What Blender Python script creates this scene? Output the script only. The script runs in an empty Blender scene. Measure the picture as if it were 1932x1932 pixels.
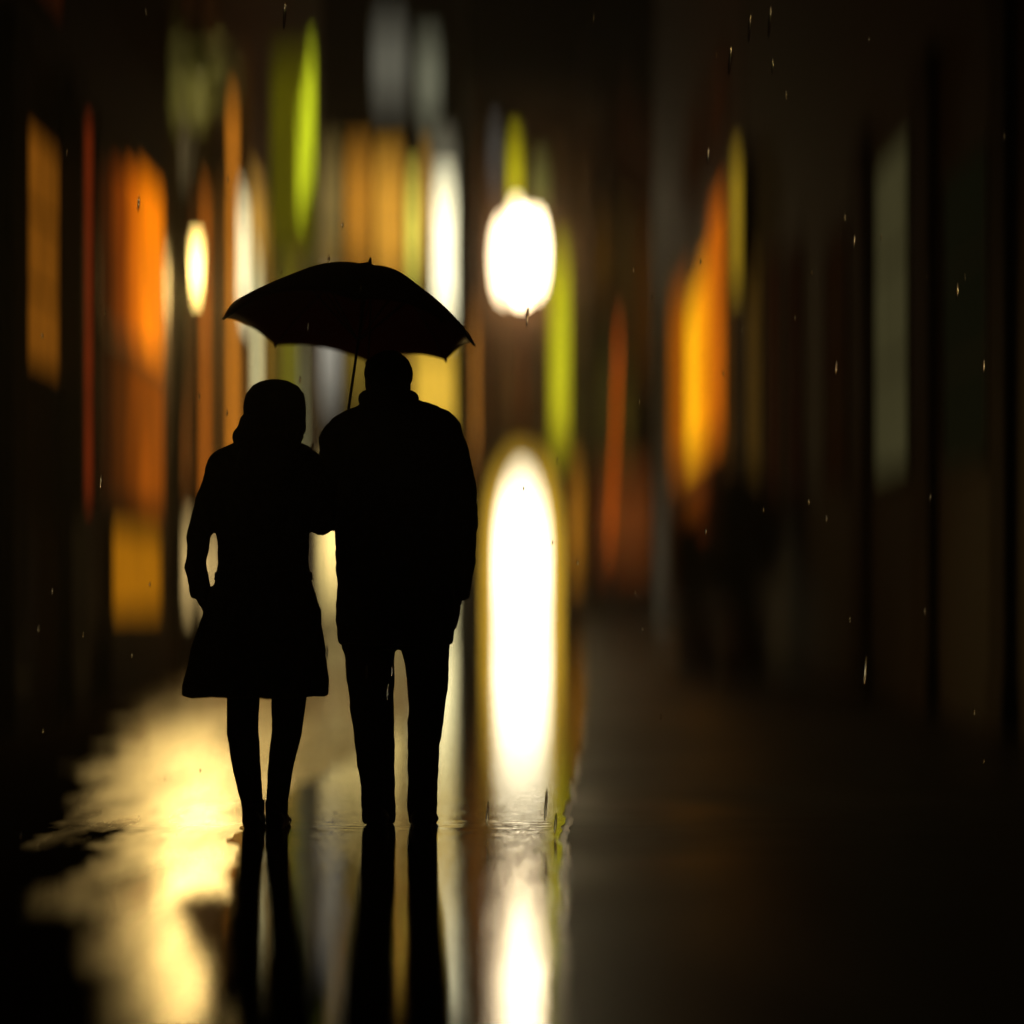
import bpy, bmesh, math, random
from mathutils import Vector, Matrix
random.seed(7)
R = math.radians
S = bpy.context.scene
COL = S.collection

# ------------------------------------------------------------------ camera, sky, exposure
FPX, CX, HY, CAMZ = 4940.0, 966.0, 1110.0, 0.915     # focal length in photo pixels, centre column, horizon row, eye height
cam_d = bpy.data.cameras.new('camera')
cam = bpy.data.objects.new('camera', cam_d); COL.objects.link(cam)
cam.location = (0, 0, CAMZ); cam.rotation_euler = (R(90), 0, 0)
cam_d.sensor_width = 36; cam_d.lens = FPX / 1932 * 36
cam_d.shift_y = (HY - 966) / 1932
cam_d.clip_end = 2000
cam_d.dof.use_dof = True                              # fast anamorphic lens focused on the couple
cam_d.dof.focus_distance = 10.0
cam_d.dof.aperture_fstop = 0.24
cam_d.dof.aperture_ratio = 4.2
S.camera = cam
W = bpy.data.worlds.new("World"); S.world = W; W.use_nodes = True
sky = W.node_tree.nodes.new('ShaderNodeTexSky'); sky.sky_type = 'NISHITA'; sky.sun_disc = False
sky.sun_elevation = R(-4); sky.sun_rotation = R(200)
W.node_tree.links.new(sky.outputs[0], W.node_tree.nodes['Background'].inputs[0])
W.node_tree.nodes['Background'].inputs[1].default_value = 0.002
S.view_settings.view_transform = 'Standard'; S.view_settings.look = 'None'
S.view_settings.exposure = 0; S.view_settings.gamma = 1
S.cycles.use_denoising = True
S.cycles.max_bounces = 6
S.cycles.sample_clamp_indirect = 12

def P(px, py, Y):
    return Vector(((px - CX) / FPX * Y, Y, CAMZ + (HY - py) / FPX * Y))
def Xp(px, Y): return (px - CX) / FPX * Y
def Zp(py, Y): return CAMZ + (HY - py) / FPX * Y
def Yof(px, X): return X * FPX / (px - CX)

# ------------------------------------------------------------------ materials
def lin(h):
    h = h.lstrip('#'); o = []
    for i in (0, 2, 4):
        c = int(h[i:i+2], 16) / 255
        o.append(c / 12.92 if c <= .04045 else ((c + .055) / 1.055) ** 2.4)
    return o
def nn(t, typ, **kw):
    n = t.nodes.new(typ)
    for k, v in kw.items(): setattr(n, k, v)
    return n
def surf(name, col, rough=.6, scale=6, var=.35, bump=.1, stretch=(1, 1, 1), spec=.5, metallic=0):
    m = bpy.data.materials.new(name); m.use_nodes = True; t = m.node_tree; b = t.nodes['Principled BSDF']
    tc = nn(t, 'ShaderNodeTexCoord'); mp = nn(t, 'ShaderNodeMapping'); mp.inputs['Scale'].default_value = stretch
    no = nn(t, 'ShaderNodeTexNoise'); no.inputs['Scale'].default_value = scale; no.inputs['Detail'].default_value = 6
    rp = nn(t, 'ShaderNodeValToRGB')
    rp.color_ramp.elements[0].position = .3; rp.color_ramp.elements[1].position = .7
    rp.color_ramp.elements[0].color = [c * (1 - var) for c in col] + [1]
    rp.color_ramp.elements[1].color = [min(1, c * (1 + var)) for c in col] + [1]
    t.links.new(tc.outputs['Object'], mp.inputs[0]); t.links.new(mp.outputs[0], no.inputs['Vector'])
    t.links.new(no.outputs[0], rp.inputs[0]); t.links.new(rp.outputs[0], b.inputs['Base Color'])
    b.inputs['Roughness'].default_value = rough; b.inputs['Specular IOR Level'].default_value = spec
    b.inputs['Metallic'].default_value = metallic
    if bump:
        bp = nn(t, 'ShaderNodeBump'); bp.inputs['Strength'].default_value = bump; bp.inputs['Distance'].default_value = .02
        t.links.new(no.outputs[0], bp.inputs['Height']); t.links.new(bp.outputs[0], b.inputs['Normal'])
    return m
_lit = {}
def lit(hexcol, k=1.0, var=.35, sx=3.0, sz=.6):
    """a lit pane: coloured light broken up by what hangs behind the glass (curtain folds, goods)"""
    key = (hexcol, k, var, sx, sz)
    if key in _lit: return _lit[key]
    m = bpy.data.materials.new('lit_glass_' + hexcol.strip('#')); m.use_nodes = True; t = m.node_tree
    b = t.nodes['Principled BSDF']; c = lin(hexcol)
    b.inputs['Base Color'].default_value = (.02, .02, .02, 1); b.inputs['Roughness'].default_value = .5; b.inputs['Specular IOR Level'].default_value = 0
    b.inputs['Emission Color'].default_value = c + [1]
    tc = nn(t, 'ShaderNodeTexCoord'); mp = nn(t, 'ShaderNodeMapping'); mp.inputs['Scale'].default_value = (sx, sx, sz)
    no = nn(t, 'ShaderNodeTexNoise'); no.inputs['Scale'].default_value = 2.0; no.inputs['Detail'].default_value = 5
    mr = nn(t, 'ShaderNodeMapRange'); mr.inputs['From Min'].default_value = .3; mr.inputs['From Max'].default_value = .7
    mr.inputs['To Min'].default_value = k * (1 - var); mr.inputs['To Max'].default_value = k * (1 + var)
    t.links.new(tc.outputs['Object'], mp.inputs[0]); t.links.new(mp.outputs[0], no.inputs['Vector'])
    t.links.new(no.outputs[0], mr.inputs['Value']); t.links.new(mr.outputs[0], b.inputs['Emission Strength'])
    _lit[key] = m
    return m
def brick(name, c1, c2):
    m = bpy.data.materials.new(name); m.use_nodes = True; t = m.node_tree; b = t.nodes['Principled BSDF']
    tc = nn(t, 'ShaderNodeTexCoord'); sp = nn(t, 'ShaderNodeSeparateXYZ'); ad = nn(t, 'ShaderNodeMath', operation='ADD')
    cb = nn(t, 'ShaderNodeCombineXYZ'); br = nn(t, 'ShaderNodeTexBrick')
    t.links.new(tc.outputs['Object'], sp.inputs[0]); t.links.new(sp.outputs[0], ad.inputs[0]); t.links.new(sp.outputs[1], ad.inputs[1])
    t.links.new(ad.outputs[0], cb.inputs[0]); t.links.new(sp.outputs[2], cb.inputs[1]); t.links.new(cb.outputs[0], br.inputs['Vector'])
    br.inputs['Scale'].default_value = 4; br.inputs['Color1'].default_value = c1 + [1]; br.inputs['Color2'].default_value = c2 + [1]
    br.inputs['Mortar'].default_value = (.03, .022, .016, 1); br.inputs['Mortar Size'].default_value = .012
    t.links.new(br.outputs[0], b.inputs['Base Color']); b.inputs['Roughness'].default_value = .75; b.inputs['Specular IOR Level'].default_value = .15
    bp = nn(t, 'ShaderNodeBump'); bp.inputs['Strength'].default_value = .4; bp.inputs['Distance'].default_value = .01
    t.links.new(br.outputs['Fac'], bp.inputs['Height']); t.links.new(bp.outputs[0], b.inputs['Normal'])
    return m
def wet_ground(name, base, r0, r1, bumpk, scale=.5, spec=.5):
    m = bpy.data.materials.new(name); m.use_nodes = True; t = m.node_tree; b = t.nodes['Principled BSDF']
    tc = nn(t, 'ShaderNodeTexCoord')
    n1 = nn(t, 'ShaderNodeTexNoise'); n1.inputs['Scale'].default_value = scale; n1.inputs['Detail'].default_value = 5
    t.links.new(tc.outputs['Object'], n1.inputs['Vector'])
    mr = nn(t, 'ShaderNodeMapRange'); mr.inputs['From Min'].default_value = .35; mr.inputs['From Max'].default_value = .65
    mr.inputs['To Min'].default_value = r0; mr.inputs['To Max'].default_value = r1
    t.links.new(n1.outputs[0], mr.inputs['Value']); t.links.new(mr.outputs[0], b.inputs['Roughness'])
    n2 = nn(t, 'ShaderNodeTexNoise'); n2.inputs['Scale'].default_value = 30; n2.inputs['Detail'].default_value = 8
    t.links.new(tc.outputs['Object'], n2.inputs['Vector'])
    rp = nn(t, 'ShaderNodeValToRGB'); rp.color_ramp.elements[0].color = [c * .5 for c in base] + [1]
    rp.color_ramp.elements[1].color = [c * 1.5 for c in base] + [1]
    t.links.new(n2.outputs[0], rp.inputs[0]); t.links.new(rp.outputs[0], b.inputs['Base Color'])
    # rain ripples: short along the view, longer across it
    mp = nn(t, 'ShaderNodeMapping'); mp.inputs['Scale'].default_value = (5, 16, 1)
    n3 = nn(t, 'ShaderNodeTexNoise'); n3.inputs['Scale'].default_value = 1.6; n3.inputs['Detail'].default_value = 4
    t.links.new(tc.outputs['Object'], mp.inputs[0]); t.links.new(mp.outputs[0], n3.inputs['Vector'])
    bp = nn(t, 'ShaderNodeBump'); bp.inputs['Strength'].default_value = bumpk; bp.inputs['Distance'].default_value = .01
    t.links.new(n3.outputs[0], bp.inputs['Height']); t.links.new(bp.outputs[0], b.inputs['Normal'])
    b.inputs['Specular IOR Level'].default_value = spec
    return m

M_ground = wet_ground('wet_asphalt', [.012, .007, .004], .30, .5, .3, spec=.06)
def paving():
    m = bpy.data.materials.new('wet_paving'); m.use_nodes = True; t = m.node_tree; b = t.nodes['Principled BSDF']
    tc = nn(t, 'ShaderNodeTexCoord'); sp = nn(t, 'ShaderNodeSeparateXYZ'); t.links.new(tc.outputs['Object'], sp.inputs[0])
    def M(op, a, c=None):
        n = nn(t, 'ShaderNodeMath', operation=op)
        for k, v in enumerate((a, c)):
            if v is None: continue
            if isinstance(v, (int, float)): n.inputs[k].default_value = v
            else: t.links.new(v, n.inputs[k])
        return n.outputs[0]
    def N(scale, detail, st=(1, 1, 1)):
        mp = nn(t, 'ShaderNodeMapping'); mp.inputs['Scale'].default_value = st; n = nn(t, 'ShaderNodeTexNoise')
        n.inputs['Scale'].default_value = scale; n.inputs['Detail'].default_value = detail
        t.links.new(tc.outputs['Object'], mp.inputs[0]); t.links.new(mp.outputs[0], n.inputs['Vector']); return n.outputs[0]
    # film of water on the slabs; its curved edge also paints where the glow ends
    edge = M('ADD', M('MULTIPLY', M('LOGARITHM', sp.outputs[1], math.e), 1.58), -1.98)
    d = M('ADD', sp.outputs[0], edge)
    d = M('ADD', d, M('MULTIPLY', M('SUBTRACT', N(2.2, 8, (1.4, .5, 1)), .5), 1.0))
    ms = nn(t, 'ShaderNodeMapRange', interpolation_type='SMOOTHSTEP'); ms.inputs['From Min'].default_value = -.05; ms.inputs['From Max'].default_value = .5
    t.links.new(d, ms.inputs['Value']); film = ms.outputs[0]
    br = nn(t, 'ShaderNodeTexBrick'); br.inputs['Scale'].default_value = 1.0; br.inputs['Brick Width'].default_value = .42; br.inputs['Row Height'].default_value = .28
    br.inputs['Color1'].default_value = (.22, .14, .085, 1); br.inputs['Color2'].default_value = (.13, .08, .045, 1); br.inputs['Mortar'].default_value = (.02, .015, .01, 1); br.inputs['Mortar Size'].default_value = .012
    t.links.new(tc.outputs['Object'], br.inputs['Vector'])
    mx = nn(t, 'ShaderNodeMix', data_type='RGBA'); t.links.new(film, mx.inputs['Factor'])
    mx.inputs['A'].default_value = (.012, .006, .003, 1); t.links.new(br.outputs[0], mx.inputs['B']); t.links.new(mx.outputs['Result'], b.inputs['Base Color'])  # slabs painted near-black outside the film, bounding the glow by colour
    t.links.new(M('MULTIPLY', film, .5), b.inputs['Specular IOR Level'])
    mr = nn(t, 'ShaderNodeMapRange'); mr.inputs['From Min'].default_value = .35; mr.inputs['From Max'].default_value = .65; mr.inputs['To Min'].default_value = .17; mr.inputs['To Max'].default_value = .42
    t.links.new(N(1.5, 6, (2.2, .35, 1)), mr.inputs['Value']); t.links.new(mr.outputs[0], b.inputs['Roughness'])
    h = M('ADD', N(9, 6, (1, 3, 1)), M('MULTIPLY', br.outputs['Fac'], -.6))
    bp = nn(t, 'ShaderNodeBump'); bp.inputs['Strength'].default_value = .35; bp.inputs['Distance'].default_value = .012
    t.links.new(h, bp.inputs['Height']); t.links.new(bp.outputs[0], b.inputs['Normal'])
    return m
M_path = paving()
M_puddle = wet_ground('rain_puddle', [.012, .010, .008], .015, .045, .12, 1.0)
def sway(m, amp):
    # rain ripples running along the street rock the surface sideways
    t = m.node_tree; b = t.nodes['Principled BSDF']; tc = nn(t, 'ShaderNodeTexCoord'); acc = b.inputs['Normal'].links[0].from_socket
    mp = nn(t, 'ShaderNodeMapping'); mp.inputs['Scale'].default_value = (6, 11, 1); no = nn(t, 'ShaderNodeTexNoise'); no.inputs['Scale'].default_value = 1.3; no.inputs['Detail'].default_value = 3
    t.links.new(tc.outputs['Object'], mp.inputs[0]); t.links.new(mp.outputs[0], no.inputs['Vector'])
    a = nn(t, 'ShaderNodeMath', operation='SUBTRACT'); a.inputs[1].default_value = .5; t.links.new(no.outputs[0], a.inputs[0])
    c = nn(t, 'ShaderNodeMath', operation='MULTIPLY'); c.inputs[1].default_value = amp; t.links.new(a.outputs[0], c.inputs[0])
    v = nn(t, 'ShaderNodeCombineXYZ'); t.links.new(c.outputs[0], v.inputs[0])
    s_ = nn(t, 'ShaderNodeVectorMath', operation='ADD'); t.links.new(acc, s_.inputs[0]); t.links.new(v.outputs[0], s_.inputs[1])
    nz = nn(t, 'ShaderNodeVectorMath', operation='NORMALIZE'); t.links.new(s_.outputs[0], nz.inputs[0]); t.links.new(nz.outputs[0], b.inputs['Normal'])
sway(M_puddle, .09)
M_stone = surf('dark_stone', [.026, .014, .007], .8, 4, .4, .25, spec=.05)
M_stone2 = surf('brown_render', [.08, .042, .02], .75, 3, .4, .2, spec=.15)
M_grey = surf('grey_render', [.10, .09, .075], .6, 3, .4, .2)
M_brick = brick('red_brick', [.05, .014, .006], [.034, .010, .004])
M_brick3 = brick('soot_brick', [.022, .007, .003], [.014, .004, .002])
M_brick2 = brick('brown_brick', [.036, .009, .0025], [.024, .006, .002])
M_trim = surf('painted_trim', [.018, .011, .007], .7, 8, .3, .08, spec=.1)
M_roof = surf('roof_felt', [.04, .035, .03], .7, 5, .3, .2)
M_iron = surf('black_iron', [.015, .014, .013], .35, 20, .3, .1, metallic=.6)
M_bark = surf('wet_bark', [.03, .022, .016], .5, 9, .5, .9, (3, 3, .5))
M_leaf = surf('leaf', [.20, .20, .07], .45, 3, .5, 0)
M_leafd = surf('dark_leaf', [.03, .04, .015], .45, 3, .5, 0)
M_pot = surf('clay_tub', [.10, .05, .03], .6, 8, .3, .2)
M_skin = surf('skin', [.42, .22, .15], .5, 12, .12, .05)
M_hair = surf('dark_hair', [.012, .009, .007], .5, 18, .4, .5, (8, 8, 1))
M_coatm = surf('black_wool', [.010, .010, .011], .85, 30, .3, .2, spec=.2)
M_coatw = surf('olive_black_wool', [.13, .095, .05], .85, 30, .3, .2, spec=.2)
M_trou = surf('dark_trousers', [.010, .010, .011], .8, 25, .3, .15, spec=.2)
M_tight = surf('black_tights', [.010, .009, .009], .7, 30, .3, .05, spec=.3)
M_shoe = surf('black_leather', [.012, .011, .010], .3, 25, .3, .1)
M_hat = surf('dark_felt', [.016, .014, .011], .9, 30, .3, .25, spec=.2)
M_canopy = surf('umbrella_cloth', [.030, .010, .008], .28, 30, .2, .06, spec=.8)
M_metal = surf('umbrella_metal', [.20, .19, .18], .3, 20, .2, 0, metallic=.9)
M_wood = surf('dark_wood', [.05, .028, .016], .35, 12, .4, .1, (6, 6, 1))
M_water = bpy.data.materials.new('rain_water'); M_water.use_nodes = True
_b = M_water.node_tree.nodes['Principled BSDF']; _b.inputs['Transmission Weight'].default_value = 1; _b.inputs['Roughness'].default_value = .02; _b.inputs['IOR'].default_value = 1.33

# ------------------------------------------------------------------ geometry helpers
class G:
    def __init__(s): s.v = []; s.f = []
    def add(s, vs, fs):
        o = len(s.v); s.v += [tuple(p) for p in vs]; s.f += [tuple(i + o for i in f) for f in fs]
    def box(s, x0, x1, y0, y1, z0, z1):
        x0, x1 = sorted((x0, x1)); y0, y1 = sorted((y0, y1)); z0, z1 = sorted((z0, z1))
        s.add([(x0,y0,z0),(x1,y0,z0),(x1,y1,z0),(x0,y1,z0),(x0,y0,z1),(x1,y0,z1),(x1,y1,z1),(x0,y1,z1)],
              [(0,3,2,1),(4,5,6,7),(0,1,5,4),(1,2,6,5),(2,3,7,6),(3,0,4,7)])
    def loft(s, rings, n=24, ex=2.0):
        """rings (cx, cy, z, a, b): stacked super-ellipses, capped"""
        vs, fs = [], []
        for cx, cy, z, a, b in rings:
            for i in range(n):
                t = 2 * math.pi * i / n; c, q = math.cos(t), math.sin(t)
                vs.append((cx + a * math.copysign(abs(c) ** (2/ex), c), cy + b * math.copysign(abs(q) ** (2/ex), q), z))
        up = rings[-1][2] > rings[0][2]
        for k in range(len(rings) - 1):
            for i in range(n):
                j = (i + 1) % n
                q = (k*n+i, k*n+j, (k+1)*n+j, (k+1)*n+i)
                fs.append(q if up else q[::-1])
        b0, b1 = tuple(range(n)), tuple(range((len(rings)-1)*n, len(rings)*n))
        fs += [b0[::-1], b1] if up else [b0, b1[::-1]]
        s.add(vs, fs)
    def tube(s, pts, rad, n=12, sq=1.0):
        pts = [Vector(p) for p in pts]
        if not isinstance(rad, (list, tuple)): rad = [rad] * len(pts)
        vs, fs = [], []; ref = None
        for k, p in enumerate(pts):
            d = (pts[min(k+1, len(pts)-1)] - pts[max(k-1, 0)]).normalized()
            if ref is None:
                ref = Vector((1, 0, 0)) if abs(d.x) < .8 else Vector((0, 1, 0))
            u = (ref - d * ref.dot(d)).normalized(); w = d.cross(u); ref = u
            for i in range(n):
                t = 2 * math.pi * i / n
                vs.append(p + u * rad[k] * math.cos(t) + w * rad[k] * sq * math.sin(t))
        for k in range(len(pts) - 1):
            for i in range(n):
                j = (i + 1) % n; fs.append((k*n+i, k*n+j, (k+1)*n+j, (k+1)*n+i))
        fs += [tuple(range(n))[::-1], tuple(range((len(pts)-1)*n, len(pts)*n))]
        s.add(vs, fs)
    def ball(s, c, r, M=None, nu=20, nv=12):
        c = Vector(c); r = Vector(r) if hasattr(r, '__len__') else Vector((r, r, r)); M = M or Matrix.Identity(3)
        vs = [c + M @ Vector((0, 0, -r.z))]
        for k in range(1, nv):
            ph = -math.pi/2 + math.pi * k / nv
            for i in range(nu):
                t = 2 * math.pi * i / nu
                vs.append(c + M @ Vector((r.x*math.cos(ph)*math.cos(t), r.y*math.cos(ph)*math.sin(t), r.z*math.sin(ph))))
        vs.append(c + M @ Vector((0, 0, r.z)))
        fs = [(0, 1+(i+1) % nu, 1+i) for i in range(nu)]
        for k in range(nv-2):
            for i in range(nu):
                j = (i+1) % nu; fs.append((1+k*nu+i, 1+k*nu+j, 1+(k+1)*nu+j, 1+(k+1)*nu+i))
        L = len(vs)-1; o = 1+(nv-2)*nu
        fs += [(o+i, o+(i+1) % nu, L) for i in range(nu)]
        s.add(vs, fs)
    def mesh(s, name, smooth=False):
        me = bpy.data.meshes.new(name); me.from_pydata(s.v, [], s.f); me.update()
        if smooth: me.polygons.foreach_set('use_smooth', [True] * len(me.polygons))
        return me
    def build(s, name, mat, parent=None, smooth=False, bevel=0, base=None):
        """link as ONE object; world coordinates are kept, the origin goes to the parent's base (or to base)"""
        b = Vector(base) if base is not None else (parent['_b'] if False else None)
        me = s.mesh(name, smooth)
        o = bpy.data.objects.new(name, me); COL.objects.link(o)
        if mat: me.materials.append(mat)
        place(o, parent, base)
        if bevel:
            md = o.modifiers.new('bevel', 'BEVEL'); md.width = bevel; md.segments = 2; md.limit_method = 'ANGLE'
        return o
def world_of(o):
    p = Vector(o.location)
    while o.parent: o = o.parent; p = p + o.location
    return p
def place(o, parent, base=None):
    if parent is not None:
        w = world_of(parent); o.parent = parent
        o.data.transform(Matrix.Translation(-w))
    elif base is not None:
        o.data.transform(Matrix.Translation(-Vector(base))); o.location = base
def thing(name, label, cat, loc, group=None):
    o = bpy.data.objects.new(name, None); COL.objects.link(o); o.location = loc; o.empty_display_size = .2
    return tag(o, label, cat, group)
def tag(o, label, cat, group=None):
    o['label'] = label; o['category'] = cat
    if group: o['group'] = group
    return o
def fuse(g, name, mat, parent, voxel, smooth=6, wrinkle=0):
    """one continuous surface out of the shapes in g"""
    o = bpy.data.objects.new(name + '_src', g.mesh(name)); COL.objects.link(o)
    rm = o.modifiers.new('r', 'REMESH'); rm.mode = 'VOXEL'; rm.voxel_size = voxel; rm.adaptivity = 0
    if smooth:
        sm = o.modifiers.new('s', 'SMOOTH'); sm.factor = .5; sm.iterations = smooth
    if wrinkle:
        tx = bpy.data.textures.new('wrinkle', 'CLOUDS'); tx.noise_scale = .09; tx.noise_depth = 2
        dm = o.modifiers.new('d', 'DISPLACE'); dm.texture = tx; dm.strength = wrinkle; dm.mid_level = .5; dm.texture_coords = 'LOCAL'
    dg = bpy.context.evaluated_depsgraph_get(); dg.update()
    me = bpy.data.meshes.new_from_object(o.evaluated_get(dg))
    old = o.data; bpy.data.objects.remove(o); bpy.data.meshes.remove(old)
    me.name = name; me.polygons.foreach_set('use_smooth', [True] * len(me.polygons))
    n = bpy.data.objects.new(name, me); COL.objects.link(n); me.materials.clear(); me.materials.append(mat)
    place(n, parent)
    return n

# ------------------------------------------------------------------ setting: ground and path
g = G(); g.add([(-60, -10, 0), (60, -10, 0), (60, 170, 0), (-60, 170, 0)], [(0, 1, 2, 3)])
gr = g.build('road', M_ground); gr['kind'] = 'structure'
ctl_r = [(3, .05), (4.6, .10), (7.6, .165), (10, .22), (15, .42), (24, .7), (32, .9), (45, 1.25), (64, 1.75)]
def along(ctl, y, w):
    for (a, p), (b, q) in zip(ctl, ctl[1:]):
        if y <= b:
            t = (y-a)/(b-a); return p + (q-p)*t + w*(math.sin(y*5.1)+.6*math.sin(y*11.7+1)+.5*math.sin(y*23.+2))
ys = [3.2 + .08*i for i in range(200)] + [19.2 + .5*i for i in range(89)]
left = [(-3.15 if y < 24.45 else -4.15, y) for y in ys]; right = [(along(ctl_r, y, .008), y) for y in ys]
g = G(); vs = [(x, y, .004) for x, y in left] + [(x, y, .004) for x, y in right]; n = len(left)
g.add(vs, [(i, n+i, n+i+1, i+1) for i in range(n-1)])
pa = g.build('path', M_path); pa['kind'] = 'structure'
ctl_p = [(3, .02), (4.6, -.45), (5.6, -.62), (7.6, -.82), (9.5, -1.0), (10.6, -1.06), (11.6, -1.0), (13, -.9), (16, -.75), (20, -.7), (24, -.7), (34, -.9), (50, -1.3), (63, -1.5)]
yp = [3.2 + .06*i for i in range(340)] + [23.7 + .4*i for i in range(97)]
pl = [(along(ctl_p, y, .022), y) for y in yp]; pr = [(along(ctl_r, y, .008) - .03, y) for y in yp]
g = G(); n = len(pl); g.add([(x, y, .008) for x, y in pl] + [(max(x, a[0]+.01), y, .008) for (x, y), a in zip(pr, pl)], [(i, n+i, n+i+1, i+1) for i in range(n-1)])
pu = g.build('puddle', M_puddle); pu['kind'] = 'structure'

g = G(); g.box(-62, 62, -12, 172, -1, 28); hz_ = g.build('haze', None); hz_['kind'] = 'stuff'
tag(hz_, 'thin rain mist hanging in the street, glowing round the lamps', 'haze')
M_haze = bpy.data.materials.new('rain_mist'); M_haze.use_nodes = True; _t = M_haze.node_tree
for n_ in list(_t.nodes):
    if n_.type == 'BSDF_PRINCIPLED': _t.nodes.remove(n_)
_v = _t.nodes.new('ShaderNodeVolumePrincipled'); _v.inputs['Density'].default_value = .0008; _v.inputs['Anisotropy'].default_value = .75; _v.inputs['Color'].default_value = (.9, .86, .8, 1)
_t.links.new(_v.outputs[0], [n_ for n_ in _t.nodes if n_.type == 'OUTPUT_MATERIAL'][0].inputs['Volume'])
hz_.data.materials.append(M_haze)

# ------------------------------------------------------------------ buildings
def wall_box(root, x0, x1, y0, y1, z1, mat, cornice=True):
    g = G(); g.box(x0, x1, y0, y1, -.05, z1); g.build('wall', mat, root)
    g = G(); g.box(x0-.12, x1+.12, y0-.12, y1+.12, z1+.003, z1+.28); g.build('roof', M_roof, root)
def side_window(root, X, s, y0, y1, z0, z1, mat, name='window', bars=0, rails=1, fw=.05):
    """window in a wall facing along x (s = +1 faces +x): frame with its pane as a sub-part"""
    g = G(); d0, d1 = X - s*.05, X + s*.035
    g.box(d0, d1, y0-fw, y0, z0-fw, z1+fw); g.box(d0, d1, y1, y1+fw, z0-fw, z1+fw)
    g.box(d0, d1, y0, y1, z1, z1+fw); g.box(d0, X + s*.06, y0, y1, z0-fw, z0)
    for i in range(1, bars+1):
        y = y0 + (y1-y0)*i/(bars+1); g.box(d0, X + s*.030, y-.015, y+.015, z0, z1)
    for i in range(1, rails+1):
        z = z0 + (z1-z0)*i/(rails+1); g.box(d0, X + s*.027, y0, y1, z-.02, z+.02)
    f = g.build(name, M_trim, root)
    g = G(); g.box(X - s*.04, X + s*.015, y0+.002, y1-.002, z0+.002, z1-.002); g.build('pane', mat, f)
    return f
def front_window(root, Y, x0, x1, z0, z1, mat, name='window', bars=0, rails=1, fw=.06):
    g = G(); d0, d1 = Y + .05, Y - .12
    g.box(x0-fw, x0, d0, d1, z0-fw, z1+fw); g.box(x1, x1+fw, d0, d1, z0-fw, z1+fw)
    g.box(x0, x1, d0, d1, z1, z1+fw); g.box(x0, x1, d0, Y-.2, z0-fw, z0)
    for i in range(1, bars+1):
        x = x0 + (x1-x0)*i/(bars+1); g.box(x-.018, x+.018, d0, Y-.08, z0, z1)
    for i in range(1, rails+1):
        z = z0 + (z1-z0)*i/(rails+1); g.box(x0, x1, d0, Y-.075, z-.025, z+.025)
    f = g.build(name, M_trim, root)
    g = G(); g.box(x0+.002, x1-.002, Y+.04, Y-.03, z0+.002, z1-.002); g.build('pane', mat, f)
    return f
def fw(root, Y, px0, px1, py0, py1, mat, **k):
    return front_window(root, Y, Xp(px0, Y), Xp(px1, Y), Zp(py1, Y), Zp(py0, Y), mat, **k)
def sw(root, X, px0, px1, z0, z1, mat, **k):
    s = 1 if X < 0 else -1
    a, b = sorted((Yof(px0, X), Yof(px1, X)))
    return side_window(root, X, s, a, b, z0, z1, mat, **k)
def sides(root, X, spans, z0, z1):
    """stone piers standing between the shop windows"""
    s = 1 if X < 0 else -1
    for px0, px1 in spans:
        a, b = sorted((Yof(px0, X), Yof(px1, X)))
        g = G(); g.box(X - s*.05, X + s*.07, a, b, z0, z1); g.box(X - s*.05, X + s*.09, a-.03, b+.03, z0, z0+.35)
        g.box(X - s*.05, X + s*.09, a-.03, b+.03, z1-.3, z1)
        g.build('pier', M_stone, root, bevel=.012)

# a row of panes side by side in one frame
def pane_row(root, X, edges, z0, z1s, mats, name='window'):
    s = 1 if X < 0 else -1
    ys_ = [Yof(p, X) for p in edges]; a, b = min(ys_), max(ys_); zt = max(z1s); fw_ = .05
    g = G(); d0, d1 = X - s*.05, X + s*.03
    g.box(d0, d1, a-fw_, a, z0-fw_, zt+fw_); g.box(d0, d1, b, b+fw_, z0-fw_, zt+fw_); g.box(d0, d1, a, b, zt, zt+fw_); g.box(d0, X + s*.06, a, b, z0-fw_, z0)
    f = g.build(name, M_trim, root)
    for y0, y1, zt_, m in zip(ys_, ys_[1:], z1s, mats):
        y0, y1 = sorted((y0, y1)); g = G(); g.box(X - s*.04, X + s*.012, y0+.008, y1-.008, z0+.002, zt_-.002); g.build('pane', m, f)
    return f
# near left: the amber shop
XL = -3.2
b1 = thing('shop_building', 'dark brick shop at the left edge with tall amber and orange lit windows', 'building', (XL, 19.5, 0))
wall_box(b1, XL-8, XL, 13.5, 24.4, 9.2, M_brick)
sw(b1, XL, 44, 112, 2.4, 3.95, lit('#8a5010', .6, .4), bars=0, rails=2)
sw(b1, XL, 50, 112, 4.9, 6.4, lit('#2a0e02', .8, .5), bars=0, rails=1)  # added faint pane, a rust glow on the dark upper wall
pane_row(b1, XL, (182, 210, 238, 262, 306), 2.95, (4.2, 4.3, 4.4, 4.5), [lit('#3a1604', .7, .5), lit('#7a3405', .8, .45, 1.2, .5), lit('#d06408', .9, .45, 1.2, .5), lit('#ff8408', 1.05, .4, 1.2, .7)])  # panes stepped in brightness paint the glow's sideways falloff
pane_row(b1, XL, (182, 210, 238, 262, 306), 1.62, (2.87,)*4, [lit('#2a1004', .7, .5), lit('#4a2004', .8, .45, 1.2, .5), lit('#7a3805', .8, .45, 1.2, .5), lit('#9a4a08', .85, .4, 1.2, .7)])  # dimmer panes below paint the glow fading downwards
f = sw(b1, XL, 206, 300, .72, 1.40, lit('#b4700c', .75, .3), name='glowing_stall_riser', bars=0, rails=0)  # emission stands in for light falling on the riser
sides(b1, XL, ((4, 34), (118, 148)), -.02, 4.6)
g = G(); g.box(XL-.05, XL+.12, 20.2, 24.2, -.02, .6); g.build('plinth', M_stone, b1, bevel=.01)
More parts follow.
